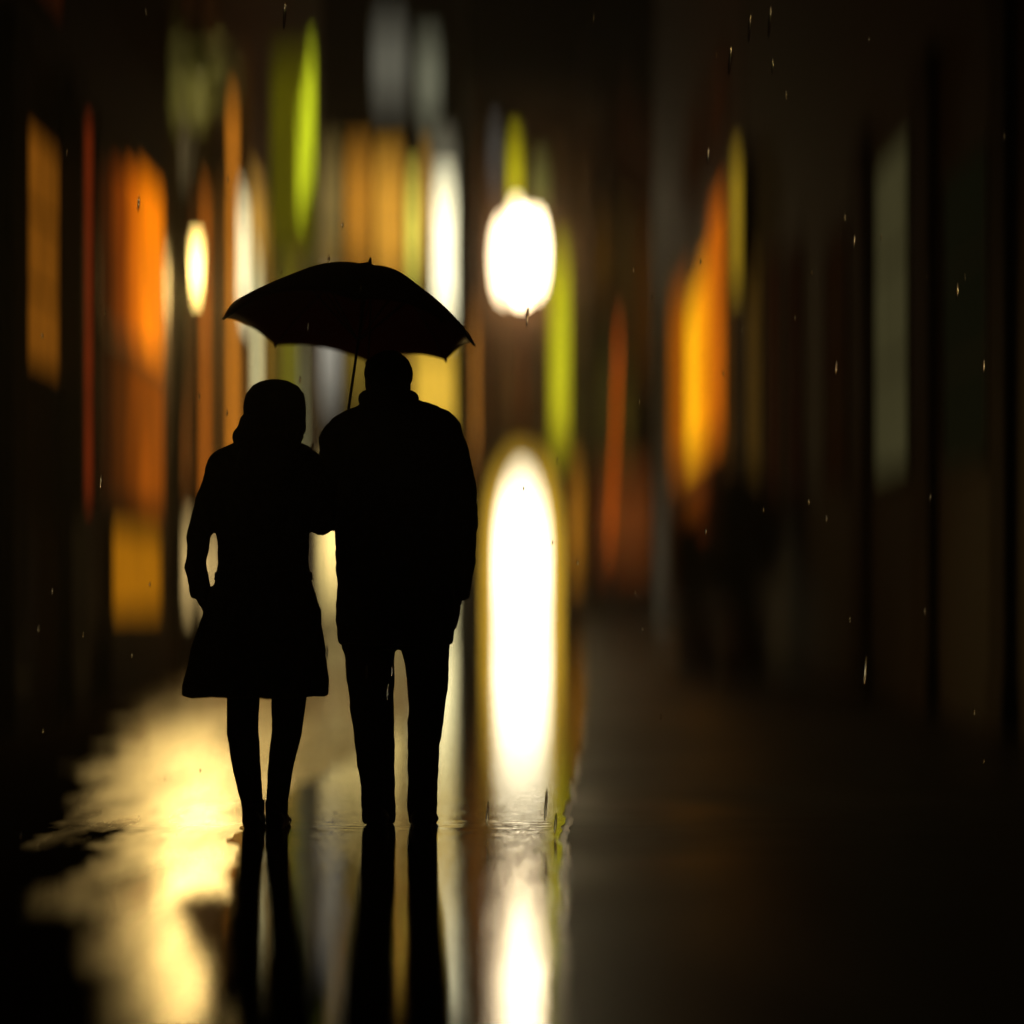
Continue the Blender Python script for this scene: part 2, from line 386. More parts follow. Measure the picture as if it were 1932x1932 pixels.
yn = Yof(162, XL+.2)
t = thing('neon_tube', 'thin red neon tube fixed upright to the pier of the amber shop', 'neon light', (XL+.2, yn, 1.4))
g = G(); g.tube([(XL+.22, yn, 1.5), (XL+.22, yn, 4.2)], .022); g.build('tube', lit('#9a3410', .38, .6, 1, 4), t, smooth=True)
g = G(); g.box(XL+.0, XL+.19, yn-.05, yn+.05, 1.40, 4.3)
g.build('backing_rail', M_trim, t)

# left row further along: brown house with strips of light
XB = -4.2
b2 = thing('town_house', 'brown rendered house behind the tree with narrow orange and cream lit windows', 'building', (XB, 44, 0))
wall_box(b2, XB-8, XB, 31.5, 57.5, 16, M_stone2)
sw(b2, XB, 343, 352, 2.2, 6.2, lit('#a05a20', .8, .4), bars=0, rails=3)
sw(b2, XB, 376, 391, 2.0, 6.3, lit('#d0701c', .9, .4), bars=0, rails=3)
sw(b2, XB, 407, 415, 2.0, 6.6, lit('#a06424', .7, .4), bars=0, rails=3)
sw(b2, XB, 428, 443, 2.6, 8.2, lit('#ff9a2a', .9, .3), bars=0, rails=4)
sw(b2, XB, 447, 466, 5.2, 6.9, lit('#fff0b8', 2.2, .4), bars=0, rails=1)
sw(b2, XB, 469, 496, 6.4, 7.5, lit('#d09a40', 1.1, .4), rails=0)  # added amber pane for the golden haze behind the umbrella
sw(b2, XB, 512, 560, 6.9, 8.4, lit('#b88a30', 1.0, .4), rails=0)  # second added pane, widening that golden haze
sw(b2, XB, 475, 489, 3.0, 6.3, lit('#fff2b0', 1.1, .2), bars=0, rails=2)
sw(b2, XB, 497, 507, 3.0, 7.4, lit('#b0802a', .7, .3), bars=0, rails=2)
sw(b2, XB, 532, 556, 3.2, 6.8, lit('#8a8420', .6, .4), bars=0, rails=2)
sw(b2, XB, 565, 573, 2.8, 6.0, lit('#a8a878', .7, .3), bars=0, rails=2)
sw(b2, XB, 343, 420, .7, 1.7, lit('#ffd88a', 1.1, .4), name='low_lit_pane', bars=4, rails=0)  # added low pane, mostly hidden, to brighten the wet paving
sw(b2, XB, 432, 560, .7, 2.0, lit('#ffc860', 1.2, .4), name='low_lit_pane', bars=6, rails=0)  # added hidden pane for more light on the paving
sides(b2, XB, ((359, 366), (395, 402), (419, 424)), -.02, 7.2)

for a_, b_, z0_, z1_, h_ in ((344, 358, 6.9, 9.0, '#2a1606'), (366, 372, 2.4, 6.0, '#4a2408'), (396, 404, 2.4, 6.4, '#5a300c'), (418, 425, 2.4, 6.4, '#4a280a'),
                             (448, 466, 2.6, 4.9, '#7a4a14'), (450, 470, 7.6, 9.2, '#3a2208'), (510, 528, 3.0, 6.2, '#5a4a14'), (376, 410, 7.2, 9.2, '#221004')):
    sw(b2, XB, a_, b_, z0_, z1_, lit(h_, .8, .4), rails=1)  # added dim panes fill the wall gaps with brown glow
# end of the street: the tall glazed front
YE = 75.0
b3 = thing('glazed_building', 'tall dark building closing the street with amber, grey and white lit panes above the umbrella', 'building', (Xp(730, YE), YE, 0))
wall_box(b3, Xp(585, YE), Xp(866, YE), YE, YE+12, 26, M_brick2)
fw(b3, YE, 702, 768, 62, 180, lit('#6c6a5c', .85, .25), bars=0, rails=2)
fw(b3, YE, 786, 832, 96, 208, lit('#7c7c66', .85, .25), bars=0, rails=2)
fw(b3, YE, 596, 644, 300, 470, lit('#8a7440', .85, .35), bars=0, rails=2)
fw(b3, YE, 652, 700, 300, 500, lit('#b87a24', 1.05, .4), bars=0, rails=2)
fw(b3, YE, 708, 762, 310, 520, lit('#dc9c34', 1.1, .4), bars=0, rails=2)
fw(b3, YE, 770, 787, 350, 520, lit('#fff060', 1.3, .3), bars=0, rails=3)
fw(b3, YE, 793, 812, 310, 500, lit('#d09a40', 1.05, .35), bars=0, rails=2)
fw(b3, YE, 818, 860, 290, 342, lit('#a09a80', .8, .3), bars=0, rails=0)
fw(b3, YE, 818, 860, 358, 600, lit('#fff6c8', 2.4, .35), bars=0, rails=3)
fw(b3, YE, 600, 640, 560, 740, lit('#aaa698', .85, .3), bars=0, rails=2)
fw(b3, YE, 655, 700, 600, 760, lit('#7a6420', .8, .3), bars=0, rails=2)
fw(b3, YE, 720, 768, 600, 800, lit('#a87c30', .8, .3), bars=0, rails=2)
fw(b3, YE, 782, 858, 640, 830, lit('#f0c040', .95, .35), bars=0, rails=2)
fw(b3, YE, 596, 640, 490, 545, lit('#8a6a2c', .8, .3), rails=0)  # added amber pane filling the gap with glow
fw(b3, YE, 600, 760, 900, 1110, lit('#ffe08a', 1.6, .4), name='low_lit_pane', bars=5, rails=1)
fw(b3, YE, 782, 858, 900, 1150, lit('#fff0b0', 1.8, .4), name='low_lit_pane', bars=0, rails=1)

# beside it: narrow brown house with the blazing doorway
YK = 66.0
b5 = thing('corner_house', 'brown house right of the man, blazing white arched doorway with a painted yellow halo', 'building', (Xp(995, YK), YK, 0))
wall_box(b5, Xp(886, YK), Xp(1122, YK), YK, YK+14, Zp(200, YK), M_stone2)
def arch(x0, x1, z0, zs, zt, n_=18):
    c, w = (x0+x1)/2, (x1-x0)/2
    return [(x0, z0), (x1, z0)] + [(c + w*math.cos(math.pi*i/n_), zs + (zt-zs)*math.sin(math.pi*i/n_)) for i in range(n_+1)]
def prism(g, outline, ya, yb):
    n_ = len(outline)
    g.add([(x, ya, z) for x, z in outline] + [(x, yb, z) for x, z in outline],
          [tuple(range(n_)), tuple(range(2*n_-1, n_-1, -1))] + [(i, n_+i, n_+(i+1) % n_, (i+1) % n_) for i in range(n_)])
da, db, dz0, dzs, dzt = Xp(910, YK), Xp(1062, YK), .12, Zp(1000, YK), Zp(876, YK)
g = G(); o_, i_ = arch(da-.14, db+.14, dz0, dzs, dzt+.14), arch(da, db, dz0, dzs, dzt); n_ = len(o_)
g.add([(x, YK+.05, z) for x, z in o_] + [(x, YK-.12, z) for x, z in o_] + [(x, YK-.12, z) for x, z in i_] + [(x, YK+.05, z) for x, z in i_],
      [(a*n_+i, a*n_+i+1, (a+1)*n_+i+1, (a+1)*n_+i) for a in range(3) for i in range(1, n_-1)] + [(a*n_+n_-1, a*n_, (a+1)*n_, (a+1)*n_+n_-1) for a in range(3)])
d = g.build('doorway', M_trim, b5)
g = G(); prism(g, arch(da+.004, db-.004, dz0, dzs, dzt-.004), YK+.04, YK-.03); g.build('pane', lit('#ffc83c', .75, .5, 1.2, .8), d)  # wider yellow pane paints the halo round the white glass
g = G(); prism(g, arch(Xp(934, YK), Xp(1036, YK), dz0+.02, Zp(1030, YK), Zp(915, YK)), YK-.02, YK-.05); g.build('door_glass', lit('#fff0c8', 4.2, .4, 1.2, .8), d)
g = G(); g.box(da-.3, db+.3, YK-.5, YK-.005, .004, .115); g.build('doorstep', M_stone, b5, bevel=.015)
fw(b5, YK, 924, 945, 262, 345, lit('#64605a', .8, .3), bars=0, rails=1)
fw(b5, YK, 960, 984, 285, 400, lit('#f0e020', .95, .35), bars=0, rails=2)
fw(b5, YK, 1002, 1036, 330, 420, lit('#8a8440', .8, .3), bars=0, rails=1)
fw(b5, YK, 1078, 1100, 890, 1080, lit('#c07c1c', .7, .4), name='halo_pane', rails=3)  # amber pane extends the painted halo of the doorway
fw(b5, YK, 892, 905, 600, 850, lit('#d08430', .8, .4), bars=0, rails=3)
fw(b5, YK, 1084, 1112, 340, 470, lit('#3a2408', .8, .3), bars=0, rails=1)
g = G(); g.tube([(Xp(987, YK), YK-.12, Zp(800, YK)), (Xp(987, YK), YK-.12, Zp(570, YK))], .06); g.build('glowing_drainpipe', lit('#7a4418', .5, .3), b5, smooth=True)  # pipe is no lamp; emission paints warm light onto it
b4 = thing('dim_house', 'far brown house in the gap right of the bright doorway, dimly lit', 'building', (Xp(1180, 105), 105, 0))
wall_box(b4, Xp(1105, 105), Xp(1300, 105), 105, 117, 22, M_stone2)
for (a, b, c, d_, h, k) in ((1128, 1150, 420, 560, '#5a3c10', .7), (1170, 1190, 400, 640, '#3c2a0c', .8), (1204, 1222, 430, 700, '#4a2a08', .8),
                            (1128, 1150, 650, 860, '#3a3410', .8), (1175, 1195, 700, 860, '#44380e', .8), (1125, 1225, 900, 1060, '#6a3410', .8)):
    fw(b4, 105, a, b, c, d_, lit(h, k, .4), bars=0, rails=2)

for a_, b_, c_, d_, h_ in ((892, 910, 300, 560, '#3a2008'), (1046, 1072, 300, 450, '#3a2408'), (1084, 1114, 520, 640, '#3c2a0a'), (1084, 1114, 680, 860, '#2c240a'),
                           (906, 922, 600, 840, '#4a2a0c'), (940, 975, 640, 800, '#4a2e10'), (996, 1026, 620, 810, '#3a240c')):
    fw(b5, YK, a_, b_, c_, d_, lit(h_, .8, .4), rails=1)  # added dim panes streak this wall with brown glow
for a_, b_, c_, d_, h_ in ((1128, 1150, 220, 370, '#1a0c03'), (1168, 1192, 180, 360, '#1c0a02'), (1204, 1224, 230, 390, '#200c02')):
    fw(b4, 105, a_, b_, c_, d_, lit(h_, .8, .3), rails=1)  # added faint panes for a rust glow up the far wall
# right row
XR = 3.2
b6 = thing('orange_shop', 'right hand house with a tall glowing orange window and a yellow core', 'building', (XR, 47, 0))
wall_box(b6, XR, XR+9, 36.3, 59, 15, M_brick2)
pane_row(b6, XR, (1370, 1338, 1316, 1296, 1264), 3.2, (6.9, 6.3, 6.0, 6.6), [lit('#d0680c', .85, .55), lit('#ff9c0c', 1.0, .5), lit('#ffb414', 1.25, .45), lit('#a85808', .8, .55)])
pane_row(b6, XR, (1366, 1338, 1316, 1296, 1270), .9, (2.9,)*4, [lit('#3a1605', .7, .6), lit('#7a3408', .7, .6), lit('#8a4408', .7, .6), lit('#4a1e05', .7, .6)])  # added row; dim panes trail the orange glow downwards
sw(b6, XR, 1374, 1384, 2.2, 6.2, lit('#5a3810', .6, .3), bars=0, rails=2)
sw(b6, XR, 1296, 1330, 7.6, 9.2, lit('#1c0902', .8, .4), rails=1)  # added faint pane for rust glow high on the wall
sw(b6, XR, 1340, 1372, 7.6, 9.0, lit('#220c03', .8, .4), rails=1)  # likewise an added faint glow pane
b7 = thing('dark_terrace', 'unlit dark brick terrace filling the right edge with dim olive windows', 'building', (XR, 25, 0))
wall_box(b7, XR, XR+9, 13, 36.0, 12, M_brick3)
sw(b7, XR, 1412, 1438, 2.2, 5.2, lit('#4a3410', .7, .4), bars=0, rails=2)
sw(b7, XR, 1452, 1474, 2.0, 5.0, lit('#1e0b03', .8, .4), rails=1)
sw(b7, XR, 1490, 1515, 2.0, 4.8, lit('#140602', .8, .4), rails=1)
sw(b7, XR, 1655, 1718, 1.9, 4.55, lit('#48442a', .6, .3, 5, .4), bars=0, rails=2)
sw(b7, XR, 1786, 1868, 1.8, 3.9, lit('#14160a', .4, .1), bars=0, rails=2)
sw(b7, XR, 1560, 1600, 1.9, 4.4, lit('#1c0c03', .4, .1), bars=0, rails=2)
sides(b7, XR, ((1735, 1768), (1885, 1915), (1620, 1642)), -.02, 5.0)

# ------------------------------------------------------------------ signs, lamps, trees
def blade_sign(px0, px1, py0, py1, Y, label, hexdim, kd, hexlit, kl, tube_px, wallX):
    x0, x1, z0, z1 = Xp(px0, Y), Xp(px1, Y), Zp(py1, Y), Zp(py0, Y)
    t = thing('blade_sign', label, 'sign', ((x0+x1)/2, Y, z0), 'upright green light signs')
    g = G(); g.box(x0, x1, Y, Y+.18, z0, z1); g.build('panel', lit(hexdim, kd, .5, 3, 1), t, bevel=.02)
    for za, zb in ((z1+.003, z1+.1), (z0-.1, z0-.003)):
        g = G(); g.box(x0-.04, x1+.04, Y+.02, Y+.2, za, zb); g.build('end_cap', M_trim, t, bevel=.01)
    a, b, c, d_ = tube_px
    g = G(); xa, xb, za, zb = Xp(a, Y), Xp(b, Y), Zp(d_, Y), Zp(c, Y)
    n_ = 3
    for i in range(n_):
        x = xa + (xb-xa)*(i+.5)/n_
        g.tube([(x, Y-.05, za + i*.25), (x, Y-.05, zb - (n_-1-i)*.45)], (xb-xa)/n_*.46)
    g.build('tube', lit(hexlit, kl, .4, 1, 2), t, smooth=True)
    for z in (z0 + .25*(z1-z0), z0 + .8*(z1-z0)):
        xs = x0 if wallX < x0 else x1
        g = G(); g.box(min(wallX, xs), max(wallX, xs), Y+.06, Y+.1, z-.03, z+.03); g.build('bracket', M_iron, t)
blade_sign(512, 594, 110, 490, 38, 'tall dim green sign with bright yellow green tubes left above the umbrella', '#605a08', .55, '#dce828', 1.05, (562, 593, 100, 400), XB)
blade_sign(1036, 1076, 480, 840, 62, 'slim yellow green light sign right of the white globe lamps', '#b8ac1c', .9, '#d4d024', .85, (1044, 1074, 500, 800), Xp(1110, 62))

def wall_lamp(px, py, Y, wallY, label, globes, hexc):
    c = P(px, py, Y); x, zt = c.x, c.z
    t = thing('wall_lamp', label, 'lamp', (x, wallY, zt))
    g = G(); g.box(x-.12, x+.12, wallY-.06, wallY-.005, zt-.5, zt+.9); g.build('back_plate', M_iron, t, bevel=.01)
    g = G(); g.tube([(x, wallY-.04, zt+.7), (x, wallY-.35, zt+1.05), (x, Y, zt+.95), (x, Y, zt-.45)], .03, 10)
    for dx, dz, k, gr_ in globes: g.tube([(x, Y, zt+dz*.6), (x+dx*.6, Y, zt+dz-.25), (x+dx, Y, zt+dz-gr_*.9)], .022, 8)
    g.build('arm', M_iron, t, smooth=True)
    for dx, dz, k, gr_ in globes:
        g = G(); g.ball((x+dx, Y, zt+dz), (gr_, gr_, gr_*1.15)); gl = g.build('globe', lit(hexc, k, .1), t, smooth=True)
        g = G(); g.loft([(x+dx, Y, zt+dz+gr_*1.1, gr_*.5, gr_*.5), (x+dx, Y, zt+dz+gr_*1.3, gr_*.1, gr_*.1)], 12); g.build('cap', M_iron, gl)
wall_lamp(980, 480, 65, 66, 'cluster of white globe lamps on the wall above the blazing doorway',
          ((-.36, -.12, 13, .36), (.36, .02, 20, .38), (-.08, .42, 8, .28), (.05, -.05, 36, .46)), '#ffe6b8')
# narrow lantern by the tree
def lantern(px, py, Y, label):
    x = Xp(px, Y); zc = Zp(py, Y)
    t = thing('street_lamp', label, 'street lamp', (x, Y, 0), 'lit street lamps')
    g = G(); g.loft([(x, Y, 0, .10, .10), (x, Y, .3, .09, .09), (x, Y, .45, .04, .04), (x, Y, zc-.26, .028, .028), (x, Y, zc-.21, .065, .065)], 14)
    g.build('post', M_iron, t, smooth=True)
    g = G(); g.loft([(x, Y, zc-.2, .05, .05), (x, Y, zc+.18, .068, .068)], 6); g.build('lantern_glass', lit('#ffd878', 9, .1), t)
    g = G(); g.loft([(x, Y, zc+.185, .10, .10), (x, Y, zc+.3, .05, .05), (x, Y, zc+.42, .012, .012)], 6); g.build('lantern_roof', M_iron, t)
def added_spot(x, Y, z, aim, power, size, col):
    d = bpy.data.lights.new('lantern_added_spot', 'SPOT'); d.energy = power; d.spot_size = R(size); d.spot_blend = .8; d.color = col; d.shadow_soft_size = .22
    o = bpy.data.objects.new('lantern_added_spot', d); COL.objects.link(o); o.location = (x, Y, z)
    o.rotation_euler = (Vector(aim) - Vector((x, Y, z))).to_track_quat('-Z', 'Y').to_euler()
lantern(371, 505, 25.0, 'slim lamp post with a tall white lantern beside the tree trunk')

added_spot(Xp(371, 25), 24.88, Zp(505, 25)-.1, (-2.5, 21, 0), 720, 104, (1, .66, .20))  # spot added at the lantern to brighten the paving
added_spot(Xp(371, 25), 24.9, Zp(505, 25)+.5, (Xp(358, 25.8), 25.8, Zp(140, 25.8)), 120, 70, (1, .85, .42))  # unseen uplight added above the lantern to brighten the crown
# leaning rope of orange light
p0, p1 = P(1150, 1030, 57), P(1168, 620, 57)
t = thing('neon_tube', 'thin orange neon tube leaning on a post left of the orange window', 'neon light', (p0.x, 57, 0))
g = G(); g.tube([p0, p0.lerp(p1, .5) + Vector((.02, 0, 0)), p1], .05); g.build('tube', lit('#d8600c', .85, .5, 1, 2), t, smooth=True)
g = G(); g.tube([(p0.x, 57.16, 0), (p1.x, 57.16, p1.z + .2)], .05); g.build('post', M_iron, t, smooth=True)
# yellow tube on the right
yv = Yof(1395, XR-.2)
t = thing('neon_tube', 'short yellow light strip high on the wall right of the orange window', 'neon light', (XR-.2, yv, 5.0))
g = G(); g.tube([(XR-.24, yv, 4.9), (XR-.24, yv, 6.6)], .055); g.build('tube', lit('#a88820', .9, .4, 1, 2), t, smooth=True)
g = G(); g.box(XR+.0, XR-.18, yv-.08, yv+.08, 4.8, 6.7); g.build('backing_rail', M_trim, t)

def leaves(c, r, n, size, seed):
    rnd = random.Random(seed); g = G(); clumps = []
    for _ in range(22):
        v = Vector((rnd.gauss(0, 1), rnd.gauss(0, 1), rnd.gauss(0, 1))).normalized() * rnd.random() ** .45
        clumps.append(Vector((v.x*r[0], v.y*r[1], v.z*r[2])))
    for _ in range(n):
        q = rnd.choice(clumps); s_ = .28 * min(r)
        p = Vector(c) + q + Vector((rnd.gauss(0, s_), rnd.gauss(0, s_), rnd.gauss(0, s_)))
        a = Vector((rnd.gauss(0, 1), rnd.gauss(0, 1), rnd.gauss(0, .6))).normalized(); b = a.orthogonal().normalized()
        b = (b * math.cos(rnd.random()*6.28) + a.cross(b) * math.sin(rnd.random()*6.28)).normalized()
        s1 = size * rnd.uniform(.6, 1.3); m_ = a.cross(b) * s1 * .15
        g.add([p - a*s1, p + b*s1*.5 + m_, p + a*s1, p - b*s1*.5 + m_], [(0, 1, 2, 3)])
    return g, clumps
def tree(px, Y, r0, ztop, cc, cr, n, label, leafm, lean=0, seed=1):
    x = Xp(px, Y)
    t = thing('street_tree', label, 'tree', (x, Y, 0), 'dark street trees')
    lf, cl = leaves(cc, cr, n, .07, seed)
    g = G(); g.tube([(x, Y, -.05), (x+.02, Y, .3), (x-.01, Y, 1.5), (x+.02+lean*.5, Y, 3.0), (x+lean, Y, ztop)], [r0*1.5, r0*1.1, r0, r0*.9, r0*.55], 12)
    for q in cl[:9]:
        e = Vector(cc) + q * .8; g.tube([(x+lean*.9, Y, ztop-.25), Vector((x+lean, Y, ztop)).lerp(e, .5) + Vector((0, 0, .06)), e], [r0*.4, r0*.25, r0*.08], 7)
    g.build('trunk', M_bark, t, smooth=True)
    lf.build('crown', leafm, t)
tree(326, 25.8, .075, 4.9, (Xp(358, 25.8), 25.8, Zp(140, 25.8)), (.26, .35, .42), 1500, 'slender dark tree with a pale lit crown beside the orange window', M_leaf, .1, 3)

def tub(px, py, Y, w, label, seed):
    x = Xp(px, Y); h = Zp(py, Y)
    t = thing('potted_shrub', label, 'plant', (x, Y, 0), 'dark potted shrubs')
    g = G(); g.loft([(x, Y, 0, .22, .22), (x, Y, .42, .30, .30), (x, Y, .425, .33, .33), (x, Y, .5, .33, .33)], 20); g.build('tub', M_pot, t)
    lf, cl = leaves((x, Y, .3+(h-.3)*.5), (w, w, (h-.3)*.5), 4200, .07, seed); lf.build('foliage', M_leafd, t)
    g = G()
    for q in cl[:8]: g.tube([(x, Y, .45), Vector((x, Y, .5+(h-.5)*.5)) + q*.8], [.02, .008], 6)
    g.build('stem', M_bark, t)
tub(1402, 860, 30, .42, 'taller dark shrub in a clay tub by the right wall', 11)
tub(1318, 930, 31, .30, 'lower dark shrub in a clay tub left of the taller one', 12)

# ------------------------------------------------------------------ the couple
K = 494.0
def hx(px): return (px - CX) / K
def hz(py): return (1562 - py) / K
def V(px, py, y): return Vector((hx(px), y, hz(py)))
def px_(r): return r / K
def head(g, cx, cy, zc, rot, s=1.0):
    """cranium, jaw, nose, brow, lips, ears; rot turns the face (0 looks along +y)"""
    M = Matrix.Rotation(rot, 3, 'Z')
    def b(p, r): g.ball(Vector((cx, cy, zc)) + M @ (Vector(p) * s), Vector(r) * s, M)
    b((0, -.012, .03), (.076, .095, .088)); b((0, .035, -.055), (.058, .062, .062)); b((0, .072, -.092), (.028, .026, .022))
    b((0, .062, .012), (.060, .036, .040))
    g.tube([Vector((cx, cy, zc)) + M @ (Vector(p) * s) for p in ((0, .088, .022), (0, .106, -.005), (0, .116, -.022), (0, .098, -.034))], [.009*s, .012*s, .015*s, .010*s], 8)
    for q in (-1, 1):
        b((q*.030, .082, .034), (.022, .016, .008)); b((q*.031, .082, .014), (.014, .012, .011)); b((q*.077, -.006, -.002), (.011, .022, .033)); b((q*.012, .105, -.028), (.010, .010, .008))
    b((0, .090, -.058), (.024, .012, .007)); b((0, .088, -.068), (.021, .012, .008))
def hand(g, o, d, nrm, side, curl, s=1.0):
    """o wrist, d finger direction, nrm palm normal (fingers close that way), side = direction of the thumb"""
    o, d, nrm, side = Vector(o), Vector(d).normalized(), Vector(nrm).normalized(), Vector(side).normalized()
    M = Matrix((side, d, nrm)).transposed()
    g.ball(o + d*.045*s, (.041*s, .055*s, .017*s), M); g.tube([o - d*.03, o + d*.02], [.026*s, .025*s], 10)
    for i, (off, L) in enumerate(((.029, .078), (.010, .088), (-.010, .082), (-.029, .064))):
        p = o + d*(.078 if i < 3 else .070)*s + side*off*s; a = curl*.45; pts = [p - d*.03*s, p]
        for seg in (.45, .31, .24):
            dd = d*math.cos(a) + nrm*math.sin(a) + side*off*.8; p = p + dd.normalized()*L*seg*s; pts.append(p); a += curl*.75
        g.tube(pts, [.009*s, .0095*s, .009*s, .008*s, .006*s], 8)
    p = o + d*.02*s + side*.028*s; dd = (d*.75 + side*.6 + nrm*.25*curl).normalized()
    pts = [p, p + dd*.035*s]; dd = (d*.9 + side*.15 + nrm*.5*curl).normalized(); pts.append(pts[-1] + dd*.032*s); pts.append(pts[-1] + (dd + nrm*.4*curl).normalized()*.024*s)
    g.tube(pts, [.013*s, .012*s, .010*s, .007*s], 8)
def shoe(g, x, y, w, L, h=.055, yaw=0, heel=0):
    pts = [(x - math.sin(yaw)*t, y + math.cos(yaw)*t) for t in (-.06, -.01, .06, .13, L-.06)]
    rr = [w*.80, w*.95, w, w*1.05, w*.75]; hh = [h*1.1, h*1.15, h*.95, h*.7, h*.5]
    for (a, b), r_, k in zip(pts, rr, hh): g.ball((a, b, k*.62 - .004), (r_, .065, k*.62))
    g.box(x - w*.6, x + w*.6, y - .085, y - .02, 0, .03)

# ---- man
ym = 10.06
man = thing('person', 'man in a dark jacket seen from behind, holding the umbrella over both', 'person', (hx(750), ym, 0))
hxm, hym, hzm = hx(727), ym + .02, hz(722)
def limbs_man(g, k):
    rs, re = V(832, 812, ym), V(868, 985, ym - .02)
    g.ball(rs, px_(40)*k); g.tube([V(775, 775, ym), V(826, 806, ym)], [px_(30)*k, px_(39)*k], 14)
    g.tube([rs, rs.lerp(re, .5) + Vector((.018, 0, 0)), re], [px_(39)*k, px_(38)*k, px_(35)*k], 16)
    g.tube([re, V(866, 1060, ym + .03), V(860, 1128, ym + .06)], [px_(35)*k, px_(31)*k, px_(25)*k], 16)
    ls, le = V(640, 838, ym), V(622, 975, ym + .04)
    g.tube([ls, ls.lerp(le, .5) + Vector((-.012, 0, 0)), le], [px_(38)*k, px_(36)*k, px_(33)*k], 16)
    g.tube([le, V(634, 935, ym + .14), V(637, 905, ym + .20)], [px_(33)*k, px_(29)*k, px_(24)*k], 16)
g = G()
head(g, hxm, hym, hzm, R(28), 1.02)
g.tube([(hxm, hym-.02, hzm-.03), (hx(733), ym-.01, hz(800))], [.062, .066], 16)
g.loft([(hx(745), ym, hz(1215), .15, .11), (hx(745), ym, hz(1080), .16, .11), (hx(745), ym, hz(950), .18, .12), (hx(742), ym, hz(850), .19, .11), (hx(738), ym, hz(790), .10, .07)], 24)
limbs_man(g, .72)
for a, b in (((692, 1210), (711, 1535)), ((800, 1210), (798, 1535))):
    p, q = V(*a, ym), V(*b, ym); g.tube([p, p.lerp(q, .45) + Vector((0, .02, 0)), p.lerp(q, .7), q], [.080, .058, .052, .036], 14)
    g.ball((q.x, ym+.06, .06), (.036, .11, .04))
hand(g, V(859, 1130, ym + .06), (-.06, .12, -1), (-.9, .3, .1), (.25, 1, .1), .45, 1.02)
# left hand closes round the umbrella handle
hand(g, V(637, 905, ym + .20) + Vector((.0, .0, .0)), (.55, .75, .25), (-.75, .55, .1), (-.2, -.15, 1), 1.55, 1.0)
fuse(g, 'body', M_skin, man, .0055, 3)
g = G()
limbs_man(g, 1.0)
g.ball(V(648, 832, ym), (px_(50), .09, px_(46))); g.tube([V(690, 788, ym), V(640, 818, ym)], [px_(30), px_(36)], 14)
g.loft([(hx(745), ym, hz(1216), px_(108), .155), (hx(745), ym, hz(1190), px_(111), .160), (hx(746), ym, hz(1100), px_(112), .160), (hx(744), ym, hz(1000), px_(115), .165),
        (hx(746), ym, hz(900), px_(108), .160), (hx(743), ym, hz(840), px_(108), .145), (hx(742), ym, hz(800), px_(98), .125), (hx(739), ym-.005, hz(775), px_(72), .10),
        (hx(734), ym-.01, hz(752), px_(52), .085), (hx(732), ym-.01, hz(740), px_(49), .082)], 36, 2.3)
fuse(g, 'jacket', M_coatm, man, .010, 7, .022)
g = G(); g.tube([(hx(732)+math.cos(a)*.098, ym-.012+math.sin(a)*.088, hz(752) - .012*math.sin(a)) for a in [i*.3 for i in range(22)]], .021, 10, 1.4)
fuse(g, 'collar', M_coatm, man, .008, 4)
g = G()
g.loft([(hx(746), ym, hz(1150), px_(100), .13), (hx(745), ym, hz(1225), px_(103), .13)], 28)
g.tube([V(694, 1190, ym), V(698, 1300, ym+.01), V(705, 1400, ym+.01), V(712, 1480, ym-.01), V(714, 1556, ym-.02)], [px_(52), px_(44), px_(38), px_(33), px_(31)], 18, 1.15)
g.tube([V(799, 1190, ym), V(808, 1300, ym), V(799, 1400, ym-.02), V(797, 1480, ym-.05), V(798, 1556, ym-.05)], [px_(49), px_(38), px_(32), px_(29), px_(28)], 18, 1.15)
fuse(g, 'trousers', M_trou, man, .009, 5, .014)
for x, y in ((713, ym-.02), (798, ym-.05)):
    g = G(); shoe(g, hx(x), y, .056, .25, .065); fuse(g, 'shoe', M_shoe, man, .007, 3)
g = G(); Mh = Matrix.Rotation(R(28), 3, 'Z')
g.ball(Vector((hxm, hym, hzm)) + Mh @ Vector((0, -.022, .038)), (.092, .100, .092), Mh); g.ball(Vector((hxm, hym, hzm)) + Mh @ Vector((0, -.060, -.020)), (.074, .052, .070), Mh)
g.ball(Vector((hxm, hym, hzm)) + Mh @ Vector((0, .055, .082)), (.062, .045, .032), Mh)
fuse(g, 'hair', M_hair, man, .007, 3, .012)

# ---- woman
yw = 9.94
wom = thing('person', 'woman in a belted flared coat and round hat, arm in arm under the umbrella', 'person', (hx(505), yw, 0))
hxw, hyw, hzw = hx(516), yw + .02, hz(792)
def limbs_wom(g, k):
    g.ball(V(424, 880, yw), px_(29)*k); g.ball(V(584, 880, yw), px_(29)*k)
    g.tube([V(470, 850, yw), V(424, 877, yw)], [px_(24)*k, px_(29)*k], 14); g.tube([V(545, 850, yw), V(584, 877, yw)], [px_(24)*k, px_(29)*k], 14)
    g.tube([V(424, 880, yw), V(398, 945, yw-.01), V(379, 1015, yw-.02)], [px_(29)*k, px_(26)*k, px_(22)*k], 16)
    g.tube([V(379, 1015, yw-.02), V(374, 1070, yw), V(382, 1125, yw+.03)], [px_(22)*k, px_(21.5)*k, px_(19)*k], 16)
    g.tube([V(584, 880, yw), V(597, 935, yw+.0), V(604, 990, yw+.02)], [px_(29)*k, px_(26)*k, px_(22)*k], 16)
    g.tube([V(604, 990, yw+.02), V(614, 982, yw+.13), V(622, 965, yw+.21)], [px_(22)*k, px_(21)*k, px_(17)*k], 16)
g = G()
head(g, hxw, hyw, hzw, R(-12), .95)
g.tube([(hxw, hyw-.02, hzw-.03), (hx(512), yw, hz(860))], [.050, .056], 16)
